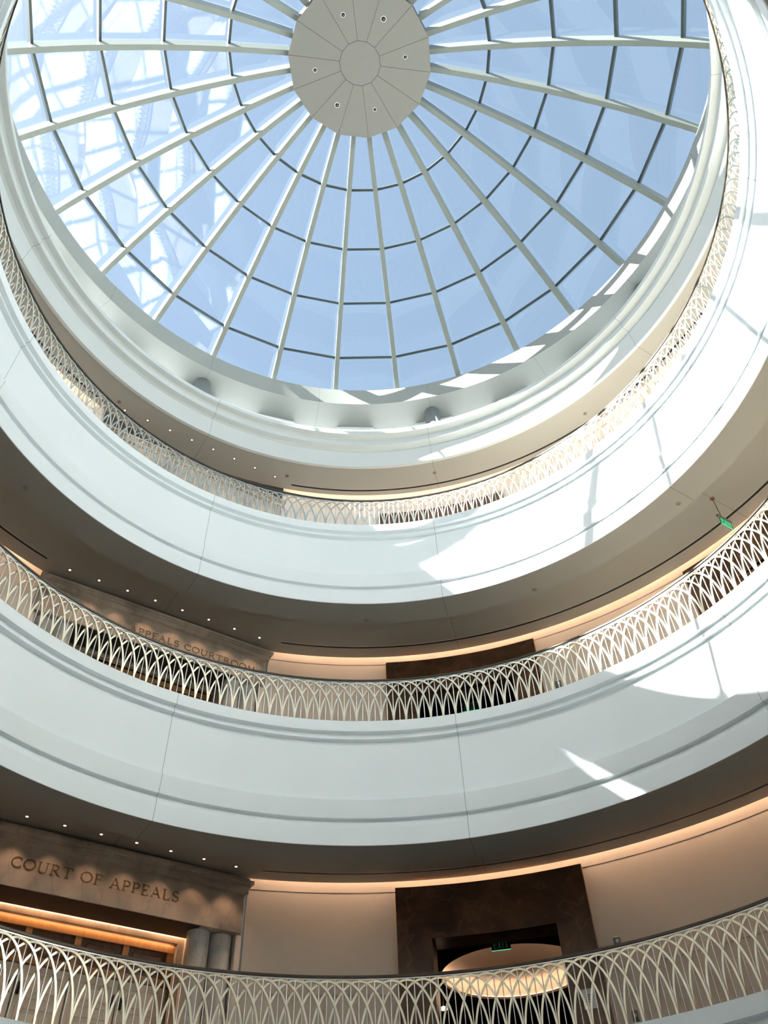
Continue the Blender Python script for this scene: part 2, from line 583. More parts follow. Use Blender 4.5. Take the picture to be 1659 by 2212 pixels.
rib0 = mk('rib', rib_mesh(), ALU, dome, loc=(0, 0, -22.66))
for k in range(28):
    o = rib0
    if k:
        o = rib0.copy()
        COL.objects.link(o)
        o.parent = dome
    o.rotation_euler = (0, 0, R(RIB_PH - STEP * k))

RINGS = [3.69, 5.39, 6.93, 8.42]
for r in RINGS:                                # purlin rings run straight from rib to rib
    bm = bmesh.new()
    rows = []
    for k in range(28):
        a = RIB_PH - STEP * k
        row = []
        for dr, rad in ((-0.036, RG - 0.20), (0.036, RG - 0.20), (0.036, RG - 0.005), (-0.036, RG - 0.005)):
            al = math.asin(r / RG) + dr / RG
            row.append(bm.verts.new(pc(rad * sin(al), a, CZ + rad * cos(al) - 22.66)))
        rows.append(row)
    for k in range(28):
        p, q = rows[k], rows[(k + 1) % 28]
        for j in range(4):
            bm.faces.new((p[j], p[(j + 1) % 4], q[(j + 1) % 4], q[j]))
    bmesh.ops.recalc_face_normals(bm, faces=bm.faces)
    mk('purlin_ring', bm, ALU2, dome)


def pane_geo(bm, a, r0, r1, rot=0.0):
    """One flat pane of insulated glass between two ribs, 25 mm thick, azimuths a..a+STEP."""
    q = []
    e = 0.0
    for az, r in ((a, r0), (a, r1), (a + STEP, r1), (a + STEP, r0)):
        q.append(pc(r, az, sph(r, RG)))
    nrm = (q[1] - q[0]).cross(q[3] - q[0]).normalized()
    if nrm.z < 0:
        nrm = -nrm
    lo = [bm.verts.new(p - Vector((0, 0, 22.66))) for p in q]
    hi = [bm.verts.new(p + nrm * 0.025 - Vector((0, 0, 22.66))) for p in q]
    bm.faces.new(lo[::-1])
    bm.faces.new(hi)
    for i in range(4):
        j = (i + 1) % 4
        bm.faces.new((lo[i], lo[j], hi[j], hi[i]))
    bmesh.ops.recalc_face_normals(bm, faces=bm.faces)


PR = [1.96, 3.69, 5.39, 6.93, 8.42, 9.60]
order = sorted(range(28), key=lambda k: abs(((RIB_PH - STEP * k + STEP / 2) - 84.8 + 180) % 360 - 180))
near, rest = order[:20], order[20:]
for i in range(5):
    base = None
    for k in near:
        az = RIB_PH - STEP * k
        if base is None:
            bm = bmesh.new()
            pane_geo(bm, 0, PR[i], PR[i + 1])
            base = mk('glass_pane', bm, GLASS, dome)
            o = base
        else:
            o = base.copy()
            COL.objects.link(o)
            o.parent = dome
        tilt = random.uniform(-0.0007, 0.0007)
        o.rotation_euler = (tilt * 0, 0, R(az))
bm = bmesh.new()
for i in range(5):
    for k in rest:
        pane_geo(bm, RIB_PH - STEP * k, PR[i], PR[i + 1])
o = mk('glass_pane', bm, GLASS, dome)
o['kind'] = 'stuff'

# hub: fourteen wedge panels round a centre panel, dark joints between them
HZ = 25.65 - 22.66
hub = mk('hub', bmesh.new(), GAP, dome)
bm = bmesh.new()
vt = [bm.verts.new(pc(1.985, RIB_PH + 180 - 180 / 14 * 0 + 360 / 14 * k + 12.57, HZ + 0.012)) for k in range(14)]
v2 = [bm.verts.new(v.co + Vector((0, 0, 0.85))) for v in vt]
bm.faces.new(vt[::-1])
bm.faces.new(v2)
for k in range(14):
    j = (k + 1) % 14
    bm.faces.new((vt[k], vt[j], v2[j], v2[k]))
bm.to_mesh(hub.data)
bm.free()
HA = 85.2                                     # azimuth of one joint


def wedge(a0, a1, ri, ro, g):
    bm = bmesh.new()

    def p(r, a, s):
        v = pc(r, a, HZ)
        t = Vector((-sin(R(a)), cos(R(a)), 0))
        return v + t * s
    q = [p(ri, a0, g), p(ro, a0, g), p(ro, a1, -g), p(ri, a1, -g)]
    lo = [bm.verts.new(v) for v in q]
    hi = [bm.verts.new(v + Vector((0, 0, 0.02))) for v in q]
    bm.faces.new(lo[::-1])
    bm.faces.new(hi)
    for i in range(4):
        j = (i + 1) % 4
        bm.faces.new((lo[i], lo[j], hi[j], hi[i]))
    bmesh.ops.recalc_face_normals(bm, faces=bm.faces)
    return bm


w0 = mk('hub_panel', wedge(-360 / 28, 360 / 28, 0.578, 2.0, 0.0045), HUBM, hub)
for k in range(14):
    o = w0
    if k:
        o = w0.copy()
        COL.objects.link(o)
        o.parent = hub
    o.rotation_euler = (0, 0, R(HA + 360 / 28 + 360 / 14 * k))
bm = bmesh.new()
lo = [bm.verts.new(pc(0.567, HA + 360 / 14 * k, HZ)) for k in range(14)]
hi = [bm.verts.new(v.co + Vector((0, 0, 0.02))) for v in lo]
bm.faces.new(lo[::-1])
bm.faces.new(hi)
for k in range(14):
    j = (k + 1) % 14
    bm.faces.new((lo[k], lo[j], hi[j], hi[k]))
mk('hub_centre_panel', bm, HUBM, hub)
HL = [(174.3, 0.062, 'left of the hub centre'), (123.4, 0.074, 'lower left of the hub centre, the larger ring'), (72.6, 0.056, 'below right of the hub centre'),
      (-5.8, 0.060, 'right of the hub centre'), (-57.6, 0.078, 'upper right of the hub centre, the larger ring'), (-108.6, 0.066, 'upper left of the hub centre')]
for a, r, txt in HL:
    t = empty('hub_downlight', pc(1.27, a, 25.65))
    tag(t, 'black round spotlight with a white ring, %s' % txt, 'spotlight', 'spotlights in the dome hub')
    bm = bmesh.new()
    turned(bm, [(r * 0.80, -0.001), (r * 0.80, -0.013), (r, -0.009), (r, -0.001)], 28)
    mk('bezel', bm, WHITEP, t)
    bm = bmesh.new()
    turned(bm, [(r * 0.78, -0.001), (r * 0.78, -0.0135), (r * 0.5, -0.0136)], 28)
    mk('lens', bm, BLACK, t)
    bm = bmesh.new()
    turned(bm, [(r * 0.24, -0.012), (r * 0.20, -0.02)], 16, c=(r * 0.15, r * 0.15, 0))
    mk('lamp', bm, GREYP, t)

# ------------------------------------------------------------------ railings
RR = 6.262


def arch_mesh():
    """One bent flat bar: right half in front of the balusters, left half behind them."""
    bm = bmesh.new()
    n = 36
    hw, ht = 0.0135, 0.0065
    prev = None
    for i in range(n + 1):
        u = -cos(pi * i / n)                    # -1 right foot .. 1 left foot
        phi = 4.0 * u
        z = 0.905 * sqrt(max(0, 1 - u * u))
        r = RR + 0.0155 * max(-1, min(1, u * 3.0))
        du = sin(pi * i / n)
        # tangent in the (arc length, height) plane
        tx = RR * R(4.0) * max(du, 1e-6)
        tz = 0.905 * (-u * du) / max(sqrt(max(1e-9, 1 - u * u)), 1e-6)
        if i in (0, n):
            tx, tz = 0.0, (1.0 if i == 0 else -1.0)
        l = sqrt(tx * tx + tz * tz)
        nx, nz = -tz / l, tx / l                # normal in that plane
        cur = []
        for s, d in ((-1, -1), (1, -1), (1, 1), (-1, 1)):
            ar = R(phi) + s * hw * nx / RR
            cur.append(bm.verts.new(((r + d * ht) * cos(ar), (r + d * ht) * sin(ar), max(0.0, z + s * hw * nz))))
        if prev:
            for j in range(4):
                q = (j + 1) % 4
                bm.faces.new((prev[j], prev[q], cur[q], cur[j]))
        else:
            bm.faces.new(cur[::-1])
        prev = cur
    bm.faces.new(prev)
    bmesh.ops.recalc_face_normals(bm, faces=bm.faces)
    return bm


def baluster_geo(bm, M=None):
    c0 = Vector((RR, 0, 0))
    cyl(bm, c0, c0 + Vector((0, 0, 0.945)), 0.0085, n=8, caps=False)


bm = bmesh.new()
bm.free()
arch_me = baluster_me = None
RAILS = {3: ('ornate arched metal railing of the top balcony, just under the dome ledge', 84.5, 84.5),
         2: ('ornate arched metal railing of the middle balcony, in front of APPEALS COURTROOM', 84.5, 84.5),
         1: ('ornate arched metal railing at the bottom of the picture, in front of COURT OF APPEALS', 96.5, 96.5)}
for L in (3, 2, 1):
    txt, ca, cb = RAILS[L]
    t = empty('railing', (0, 0, TOP[L]))
    tag(t, txt, 'railing', 'arched balcony railings')
    bm = bmesh.new()
    lathe(bm, [(6.236, 0.938), (6.234, 0.965), (6.242, 0.975), (6.282, 0.975), (6.290, 0.965), (6.288, 0.938)], n=360, closed=True)
    mk('handrail', bm, BRONZE, t)
    bm = bmesh.new()
    lathe(bm, [(6.250, 0.918), (6.250, 0.934), (6.276, 0.934), (6.276, 0.918)], n=360, closed=True)
    mk('top_bar', bm, STEEL, t)
    azs = [AZ0 + 2 * k for k in range(-90, 90)]
    azs.sort(key=lambda a: abs(a - ca))
    for i, a in enumerate(azs[:100]):
        if arch_me is None:
            o = mk('arch', arch_mesh(), CHAMP, t)
            arch_me = o.data
        else:
            o = bpy.data.objects.new('arch', arch_me)
            COL.objects.link(o)
            o.parent = t
        o.rotation_euler = (0, 0, R(a))
    bs = [AZ0 + k for k in range(-180, 180)]
    bs.sort(key=lambda a: abs(a - cb))
    for i, a in enumerate(bs[:100]):
        if baluster_me is None:
            bm = bmesh.new()
            baluster_geo(bm)
            o = mk('baluster', bm, STEEL, t)
            baluster_me = o.data
        else:
            o = bpy.data.objects.new('baluster', baluster_me)
            COL.objects.link(o)
            o.parent = t
        o.rotation_euler = (0, 0, R(a))
    # the rest of each kind, farther round the ring
    for nm, me, lst, mt in (('arch', arch_me, azs[100:], CHAMP), ('baluster', baluster_me, bs[100:], STEEL)):
        bm = bmesh.new()
        for a in lst:
            n0 = len(bm.verts)
            bm.from_mesh(me)
            bm.verts.ensure_lookup_table()
            bmesh.ops.rotate(bm, verts=bm.verts[n0:], cent=(0, 0, 0), matrix=Matrix.Rotation(R(a), 3, 'Z'))
        o = mk(nm, bm, mt, t)
        o['kind'] = 'stuff'

# ------------------------------------------------------------------ lettering
def arc(cx, cyy, rx, ry, a0, a1, n=14):
    return [(cx + rx * cos(R(a0 + (a1 - a0) * i / n)), cyy + ry * sin(R(a0 + (a1 - a0) * i / n))) for i in range(n + 1)]


TH, TN, SF = 0.115, 0.055, 0.045


def serif(x, y, wdt=0.26):
    return ([(x - wdt / 2, y), (x + wdt / 2, y)], SF)


def glyph(ch):
    lo, hi = 0.025, 0.975
    st = lambda x: ([(x, 0), (x, 1)], TH)
    if ch == 'C':
        return [(arc(.46, .5, .40, .46, 48, 312), 0.11), ([(.74, .66), (.74, .98)], SF), ([(.74, .02), (.74, .3)], SF)], .80
    if ch == 'O':
        return [(arc(.47, .5, .41, .46, 0, 360, 26), 0.11)], .94
    if ch == 'U':
        return [([(.16, .98), (.16, .34)] + arc(.44, .34, .28, .31, 180, 270, 8), TH), (arc(.44, .34, .28, .31, 270, 360, 8) + [(.72, .98)], TN), serif(.16, hi), serif(.72, hi)], .88
    if ch == 'R':
        return [st(.17), (arc(.34, .74, .26, .24, 90, -90, 12), .10), ([(.17, hi), (.34, hi)], TN), ([(.17, .5), (.34, .5)], TN), ([(.36, .5), (.72, .02)], TH), serif(.17, lo), serif(.74, lo, .18), ([(.05, hi), (.2, hi)], SF)], .82
    if ch == 'T':
        return [st(.40), ([(.04, hi - .01), (.76, hi - .01)], TN), ([(.05, .78), (.05, .98)], SF), ([(.75, .78), (.75, .98)], SF), serif(.40, lo)], .80
    if ch == 'F':
        return [st(.17), ([(.1, hi), (.60, hi)], TN), ([(.17, .53), (.48, .53)], TN), ([(.59, .78), (.59, .99)], SF), ([(.47, .45), (.47, .61)], SF), serif(.17, lo), ([(.05, hi), (.2, hi)], SF)], .66
    if ch == 'E':
        return [st(.17), ([(.1, hi), (.60, hi)], TN), ([(.17, .53), (.48, .53)], TN), ([(.1, .03), (.62, .03)], TN), ([(.59, .8), (.59, .99)], SF), ([(.47, .45), (.47, .61)], SF), ([(.61, .01), (.61, .22)], SF), ([(.05, hi), (.2, hi)], SF), ([(.05, lo), (.2, lo)], SF)], .70
    if ch == 'L':
        return [st(.17), ([(.1, .03), (.62, .03)], TN), ([(.61, .01), (.61, .24)], SF), serif(.17, hi)], .68
    if ch == 'P':
        return [st(.17), (arc(.34, .72, .27, .25, 90, -90, 12), .10), ([(.17, hi), (.34, hi)], TN), ([(.17, .47), (.34, .47)], TN), serif(.17, lo), ([(.05, hi), (.2, hi)], SF)], .68
    if ch == 'A':
        return [([(.12, .02), (.42, .99)], TN), ([(.41, .99), (.76, .02)], TH), ([(.22, .34), (.62, .34)], TN), serif(.12, lo, .2), serif(.76, lo, .22)], .88
    if ch == 'S':
        pts = arc(.33, .74, .22, .22, 30, 250, 12) + arc(.33, .27, .25, .24, 70, -150, 12)
        return [(pts, .10), ([(.53, .72), (.53, .97)], SF), ([(.09, .03), (.09, .28)], SF)], .64
    if ch == 'M':
        return [([(.14, 0), (.18, 1)], TN), ([(.18, .98), (.48, .05)], TH), ([(.48, .05), (.80, .98)], TN), ([(.80, 1), (.86, 0)], TH), serif(.14, lo, .2), serif(.86, lo, .22)], 1.0
    if ch == 'X':
        return [([(.1, 0), (.66, 1)], TN + .05), ([(.1, 1), (.66, 0)], TH)], .76
    if ch == 'I':
        return [st(.17)], .34
    return [], .42


def text_bm(txt, width, cap, depth=0.008, track=0.10):
    """Raised letters in the x-z plane facing -y, left edge at x=0, stretched to the given width."""
    x, parts = 0.0, []
    for ch in txt:
        g, adv = glyph(ch)
        for pts, wd in g:
            parts.append(([(x + a, b) for a, b in pts], wd))
        x += adv + track
    total = x - track
    sx = width / (total * cap)
    bm = bmesh.new()
    for pts, wd in parts:
        L_, R_ = [], []
        for i, (a, b) in enumerate(pts):
            p0 = pts[max(0, i - 1)]
            p1 = pts[min(len(pts) - 1, i + 1)]
            dx, dz = p1[0] - p0[0], p1[1] - p0[1]
            l = math.hypot(dx, dz) or 1
            nx, nz = -dz / l * wd / 2, dx / l * wd / 2
            L_.append(((a + nx) * cap * sx, (b + nz) * cap))
            R_.append(((a - nx) * cap * sx, (b - nz) * cap))
        f0 = [bm.verts.new((p[0], -depth, p[1])) for p in L_]
        f1 = [bm.verts.new((p[0], -depth, p[1])) for p in R_]
        b0 = [bm.verts.new((p[0], 0.001, p[1])) for p in L_]
        b1 = [bm.verts.new((p[0], 0.001, p[1])) for p in R_]
        for i in range(len(pts) - 1):
            bm.faces.new((f0[i], f0[i + 1], f1[i + 1], f1[i]))
            bm.faces.new((f0[i], b0[i], b0[i + 1], f0[i + 1]))
            bm.faces.new((f1[i], f1[i + 1], b1[i + 1], b1[i]))
        for i in (0, -1):
            bm.faces.new((f0[i], f1[i], b1[i], b0[i]))
    return bm


# ------------------------------------------------------------------ courtroom portals (stone entablature, paired columns, doors)
def court_portal(L, label, txt, tx0, tx1, tz, cap):
    t0 = TOP[L]
    HC = CEILZ[L] - t0
    H = 3.282
    root = empty('court_portal', pc(8.18, COURT_AZ, t0 - 0.02), R(COURT_AZ - 90))
    tag(root, label, 'portal', 'stone courtroom portals')
    # frieze block
    bm = bmesh.new()
    zb, zf = H - 0.905, H - 0.275
    box(bm, -2.41, 2.41, 0.0, 0.60, zb, zf)
    box(bm, -2.41, -1.69, 0.60, 0.72, zb, zf)
    box(bm, 1.69, 2.41, 0.60, 0.72, zb, zf)
    mk('frieze', bm, CREAM, root)
    bm = bmesh.new()
    for z0, z1, p in ((zf, zf + 0.012, 0.012), (zf + 0.012, H - 0.155, 0.045), (H - 0.155, H - 0.12, 0.07), (H - 0.12, H - 0.06, 0.11), (H - 0.06, H - 0.004, 0.05)):
        box(bm, -2.41 - p, 2.41 + p, -p, 0.60, z0, z1 + 0.0005)
    mk('cornice', bm, CREAM, root)
    if txt:
        ins = mk('inscription', text_bm(txt, tx0 - tx1, cap), BRZLET, root, loc=(-tx0, 0.0, tz - t0 + 0.02))
        ins['label'] = 'bronze letters reading %s' % txt
    bm = bmesh.new()
    box(bm, -1.69, 1.69, 0.03, 0.60, zb - 0.006, zb)
    mk('soffit_panel', bm, SOFFITM, root)
    # jamb blocks behind the columns
    for s in (-1, 1):
        bm = bmesh.new()
        xs = sorted((s * 1.69, s * 2.46))
        box(bm, xs[0], xs[1], 0.34, 1.0, 0, zb)
        xe = sorted((s * 2.355, s * 2.46))
        box(bm, xe[0], xe[1], 0.085, 0.36, 0, zb)
        mk('jamb', bm, WALL, root)
        for cx in (1.775, 2.165):
            bm = bmesh.new()
            turned(bm, [(0.24, 0), (0.24, 0.10), (0.215, 0.14), (0.195, 0.20), (0.190, 0.3), (0.186, zb - 0.02), (0.186, zb + 0.0)], 32)
            mk('column', bm, GREYM, root, loc=(s * cx, 0.285, 0))
    # door frame (architrave)
    bm = bmesh.new()
    box(bm, -1.70, 1.70, 0.66, 0.74, zb - 0.085, zb)
    for s in (-1, 1):
        xs = sorted((s * 1.58, s * 1.70))
        box(bm, xs[0], xs[1], 0.66, 0.74, 0, zb - 0.085)
    mk('door_frame', bm, CREAM, root)
    # doors
    d = empty('door_%d' % L, root.matrix_basis @ Vector((0, 0.035, 0)), root.rotation_euler.z)
    struct(d)
    ztr = 1.67
    bm = bmesh.new()
    box(bm, -1.59, 1.59, 0.82, 0.86, ztr, zb)
    mk('transom_back', bm, WOODD, d)
    bm = bmesh.new()
    box(bm, -1.59, 1.59, 0.76, 0.83, zb - 0.20, zb - 0.085)
    box(bm, -1.59, 1.59, 0.77, 0.83, ztr, ztr + 0.10)
    for x in (-1.53, -0.78, 0.0, 0.78, 1.53):
        box(bm, x - 0.05, x + 0.05, 0.77, 0.83, ztr + 0.1, zb - 0.2)
    mk('transom_frame', bm, WOODO, d)
    for x in (-1.155, -0.39, 0.39, 1.155):
        bm = bmesh.new()
        box(bm, x - 0.25, x + 0.25, 0.795, 0.83, ztr + 0.17, zb - 0.27)
        bevel(bm, 0.012, 1)
        mk('transom_panel', bm, WOODD, d)
    for k, x in enumerate((-1.17, -0.39, 0.39, 1.17)):
        bm = bmesh.new()
        box(bm, x - 0.38, x + 0.38, 0.80, 0.85, 0.01, ztr - 0.012)
        leaf = mk('door_leaf', bm, LEAFM, d)
        for z0, z1 in ((1.22, 1.56), (0.16, 1.10)):
            bm = bmesh.new()                    # moulding round a sunk panel, then the raised field
            for q in ((x - 0.30, x + 0.30, z1 - 0.022, z1), (x - 0.30, x + 0.30, z0, z0 + 0.022)):
                box(bm, q[0], q[1], 0.782, 0.802, q[2], q[3])
            for xx in (x - 0.30, x + 0.278):
                box(bm, xx, xx + 0.022, 0.782, 0.802, z0 + 0.022, z1 - 0.022)
            mk('panel_moulding', bm, WOODO if False else LEAFM, leaf)
            bm = bmesh.new()
            box(bm, x - 0.23, x + 0.23, 0.785, 0.803, z0 + 0.08, z1 - 0.08)
            bevel(bm, 0.01, 1)
            mk('panel', bm, LEAFM, leaf)
        bm = bmesh.new()
        hx = x + (0.32 if k % 2 == 0 else -0.32)
        box(bm, hx - 0.02, hx + 0.02, 0.775, 0.80, 1.25, 1.42)
        cyl(bm, (hx, 0.775, 1.27), (hx, 0.735, 1.27), 0.009, n=8)
        cyl(bm, (hx, 0.775, 1.40), (hx, 0.735, 1.40), 0.009, n=8)
        cyl(bm, (hx, 0.735, 1.24), (hx, 0.735, 1.43), 0.011, n=8)
        mk('handle', bm, BLACK, leaf)
    bm = bmesh.new()
    box(bm, -2.46, 2.46, 1.0, 1.06, 0, HC + 0.2)
    box(bm, -2.46, 2.46, 0.73, 1.0, zb + 0.001, HC + 0.2)
    box(bm, -2.46, 2.46, 0.60, 0.74, zb + 0.2, HC + 0.2)
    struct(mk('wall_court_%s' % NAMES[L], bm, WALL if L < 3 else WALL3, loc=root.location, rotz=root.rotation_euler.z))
    # warm strip in a slot of the soffit, right in front of the door frame
    if L == 1:
        bm = bmesh.new()
        box(bm, -1.66, 1.66, 0.615, 0.645, zb + 0.10, zb + 0.12)
        box(bm, -1.56, 1.56, 0.748, 0.766, zb - 0.045, zb - 0.03)
        mk('light_strip', bm, DOORCOVE, root)
    return root


court_portal(1, 'beige marble portal with bronze letters COURT OF APPEALS over cream doors, bottom left', 'COURT OF APPEALS', 1.46, -1.25, 5.945, 0.165)
court_portal(2, 'beige marble portal lettered APPEALS COURTROOM behind the middle railing', 'APPEALS COURTROOM', 0.60, -2.17, 10.895, 0.15)
court_portal(3, 'beige marble portal behind the top railing, only its right corner showing', '', 1.35, -1.35, 15.94, 0.15)

# ------------------------------------------------------------------ dark marble elevator portals and the lobbies behind them
ZTOP = 3.19
ZOPEN = 2.31


def elevator_portal(L, az, label):
    t0 = TOP[L] - 0.02
    root = empty('elevator_portal', (0, 0, t0), R(az))
    tag(root, label, 'portal', 'dark marble elevator portals')
    ztop = ZTOP - (0.05 if L == 2 else 0.0) - (0.15 if L == 3 else 0)
    A, B = 11.0, 7.05
    ri, ro = 8.525, 8.613
    bm = bmesh.new()
    lathe(bm, [(ri, 0), (ri, ztop), (ro, ztop), (ro, 0)], B, A, 360, True)
    mk('jamb', bm, MARB, root)
    bm = bmesh.new()
    lathe(bm, [(ri, 0), (ri, ztop), (ro, ztop), (ro, 0)], -A, -B, 360, True)
    mk('jamb', bm, MARB, root)
    bm = bmesh.new()
    lathe(bm, [(ri, ZOPEN), (ri, ztop), (ro, ztop), (ro, ZOPEN)], -B, B, 360, True)
    mk('lintel', bm, MARB, root)
    # lining of the opening
    bm = bmesh.new()
    for s in (-1, 1):
        ys = sorted((s * 1.06, s * 1.20))
        box(bm, 8.55, 8.99, ys[0], ys[1], 0, ZOPEN)
    box(bm, 8.55, 8.99, -1.2, 1.2, ZOPEN, ZOPEN + 0.4)
    mk('lining', bm, MARB, root)
    return root


def lobby(L, az, lit):
    t0 = TOP[L] - 0.02
    zc = 6.2 - 3.313 + 0.02
    fl = struct(empty('wall_lobby_%s_%d' % (NAMES[L], int(az)), (0, 0, t0), R(az)))
    bm = bmesh.new()
    for s in (-1, 1):
        ys = sorted((s * 3.0, s * 3.15))
        box(bm, 9.10, 15.6, ys[0], ys[1], 0, zc)
        ys = sorted((s * 1.2, s * 3.15))
        box(bm, 9.0, 9.12, ys[0], ys[1], 0, zc)
    box(bm, 9.0, 9.12, -1.2, 1.2, ZOPEN + 0.4, zc + 0.3)
    box(bm, 15.5, 15.6, -3.15, 3.15, 0, zc)
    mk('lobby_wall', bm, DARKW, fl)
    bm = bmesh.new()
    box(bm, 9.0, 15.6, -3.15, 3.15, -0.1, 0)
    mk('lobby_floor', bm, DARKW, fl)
    # ceiling with a round recess
    bm = bmesh.new()
    if lit:
        n = 64
        cx, rad = 12.25, 1.5
        inner = [bm.verts.new((cx + rad * cos(2 * pi * i / n), rad * sin(2 * pi * i / n), zc)) for i in range(n)]
        outer = []
        for i in range(n):
            c, s = cos(2 * pi * i / n), sin(2 * pi * i / n)
            k = min((3.25 if c > 0 else 3.15) / abs(c) if abs(c) > 1e-6 else 1e9, 3.15 / abs(s) if abs(s) > 1e-6 else 1e9)
            outer.append(bm.verts.new((cx + k * c, k * s, zc)))
        for i in range(n):
            j = (i + 1) % n
            bm.faces.new((inner[i], outer[i], outer[j], inner[j]))
        box(bm, 8.98, 9.2, -3.15, 3.15, zc, zc + 0.02)
        mk('lobby_ceiling', bm, DARKW, fl)
        bm = bmesh.new()
        turned(bm, [(1.50, 0), (1.50, 0.05), (1.66, 0.05), (1.66, 0.38), (0.01, 0.40)], 64, c=(cx, 0, zc))
        fs = [f for f in bm.faces if len(f.verts) > 10 and f.calc_center_median().z < zc + 0.01]
        bmesh.ops.delete(bm, geom=fs, context='FACES_ONLY')
        mk('ceiling_recess', bm, RECESS, fl)
        bm = bmesh.new()
        for (r0, z0, r1, z1) in ((1.56, 0.075, 1.62, 0.075),):
            a = [bm.verts.new((cx + r0 * cos(2 * pi * i / 64), r0 * sin(2 * pi * i / 64), zc + z0)) for i in range(64)]
            b = [bm.verts.new((cx + r1 * cos(2 * pi * i / 64), r1 * sin(2 * pi * i / 64), zc + z1)) for i in range(64)]
            for i in range(64):
                j = (i + 1) % 64
                bm.faces.new((a[i], b[i], b[j], a[j]))
        mk('recess_light_strip', bm, LOBBYCOVE, fl)
    else:
        box(bm, 8.98, 15.6, -3.15, 3.15, zc, zc + 0.05)
        mk('lobby_ceiling', bm, DARKW, fl)


elevator_portal(1, AZ0, 'dark brown marble portal with a lit round ceiling beyond it, bottom centre')
elevator_portal(2, AZ0, 'brown marble portal behind the middle railing, straight above the bottom one')
elevator_portal(3, AZ0, 'brown marble portal behind the top railing, low strip showing at the centre')
elevator_portal(2, 33.5, 'brown marble portal behind the right end of the middle railing')
for L in (1, 2, 3):
    lobby(L, AZ0, L == 1)
lobby(2, 33.5, False)


# ------------------------------------------------------------------ EXIT signs
def exit_sign(loc, rotz, label, hang, wdt=0.34, hgt=0.20, letters=None, sheet=None):
    """Hanging edge-lit panel in the local x-z plane, lettered on both faces; loc is the top centre."""
    t = empty('exit_sign', loc, rotz)
    tag(t, label, 'exit sign', 'green exit signs')
    bm = bmesh.new()
    cyl(bm, (-0.06, 0, 0.02), (-0.06, 0, hang), 0.008, n=8)
    turned(bm, [(0.045, hang - 0.012), (0.045, hang - 0.001)], 16, c=(-0.06, 0, 0))
    mk('stem', bm, BRZLET, t)
    bm = bmesh.new()
    box(bm, -wdt / 2 - 0.02, wdt / 2 + 0.02, -0.02, 0.02, -0.03, 0.02)
    bevel(bm, 0.004, 1)
    mk('housing', bm, GREYP, t)
    bm = bmesh.new()
    box(bm, -wdt / 2, wdt / 2, -0.006, 0.006, -hgt, -0.03)
    p = mk('panel', bm, sheet or GREENACR, t)
    p['label'] = 'green translucent panel'
    for s in (0, 1):
        o = mk('lettering', text_bm('EXIT', wdt * 0.8, hgt * 0.6, 0.002), letters or GREENLIT, p)
        o.location = (-wdt * 0.4, -0.007, -hgt + 0.025) if s == 0 else (wdt * 0.4, 0.007, -hgt + 0.025)
        o.rotation_euler = (0, 0, 0 if s == 0 else pi)
    bm = bmesh.new()
    box(bm, -wdt / 2, wdt / 2, -0.006, 0.006, -hgt - 0.006, -hgt)
    mk('lit_edge', bm, GREENLIT, t)
    return t


# the sign on the right of the middle gallery hangs along the radius
exit_sign(pc(7.62, 33.5, 11.06), R(33.5), 'green exit sign hanging from the middle gallery ceiling at the right edge', CEILZ[2] - 11.06)
for L in (1, 2):
    exit_sign(pc(9.6, AZ0, TOP[L] + 2.59), R(AZ0 - 90), 'green exit sign inside the marble portal of the %s gallery' % NAMES[L], 6.2 - 3.313 - 2.59, letters=GREENDIM, sheet=DARKW)

# ------------------------------------------------------------------ ceiling fittings
ORD = ['first', 'second', 'third', 'fourth', 'fifth', 'sixth', 'seventh', 'eighth']
WHERE = {1: 'over COURT OF APPEALS', 2: 'over APPEALS COURTROOM', 3: 'under the top ledge at left'}
dl_me = None
for L in (1, 2, 3):
    dist = 7.87 if L < 3 else 7.93
    for i in range(8):
        lat = 2.065 - 0.59 * i
        c = pc(dist, COURT_AZ, CEILZ[L]) + lat * Vector((-sin(R(COURT_AZ)), cos(R(COURT_AZ)), 0))
        t = empty('ceiling_downlight', c)
        tag(t, 'small lit ceiling downlight %s, %s from the left' % (WHERE[L], ORD[i]), 'downlight', 'ceiling downlights %s' % WHERE[L])
        if dl_me is None:
            bm = bmesh.new()
            turned(bm, [(0.027, 0.01), (0.027, -0.004), (0.042, -0.002), (0.042, 0.01)], 20)
            a = mk('bezel', bm, GREYP, t)
            bm = bmesh.new()
            turned(bm, [(0.023, 0.004), (0.023, -0.006), (0.012, -0.010)], 20)
            b = mk('lens', bm, LAMPW, t)
            dl_me = (a.data, b.data)
        else:
            for nm, me in zip(('bezel', 'lens'), dl_me):
                o = bpy.data.objects.new(nm, me)
                COL.objects.link(o)
                o.parent = t
        ld = bpy.data.lights.new('downlight_lamp', 'SPOT')
        ld.energy = 3.2 if L < 3 else 1.2
        ld.color = (1.0, 0.60, 0.36)
        ld.spot_size = R(75)
        ld.spot_blend = 0.7
        ld.shadow_soft_size = 0.02
        lo_ = bpy.data.objects.new('downlight_lamp', ld)
        COL.objects.link(lo_)
        lo_.parent = t
        lo_.location = (0, 0, -0.03)
        n_ = Vector((cos(R(COURT_AZ)), sin(R(COURT_AZ)), 0))
        lo_.rotation_euler = (-(n_ * 0.12) + Vector((0, 0, 1))).to_track_quat('Z', 'Y').to_euler()

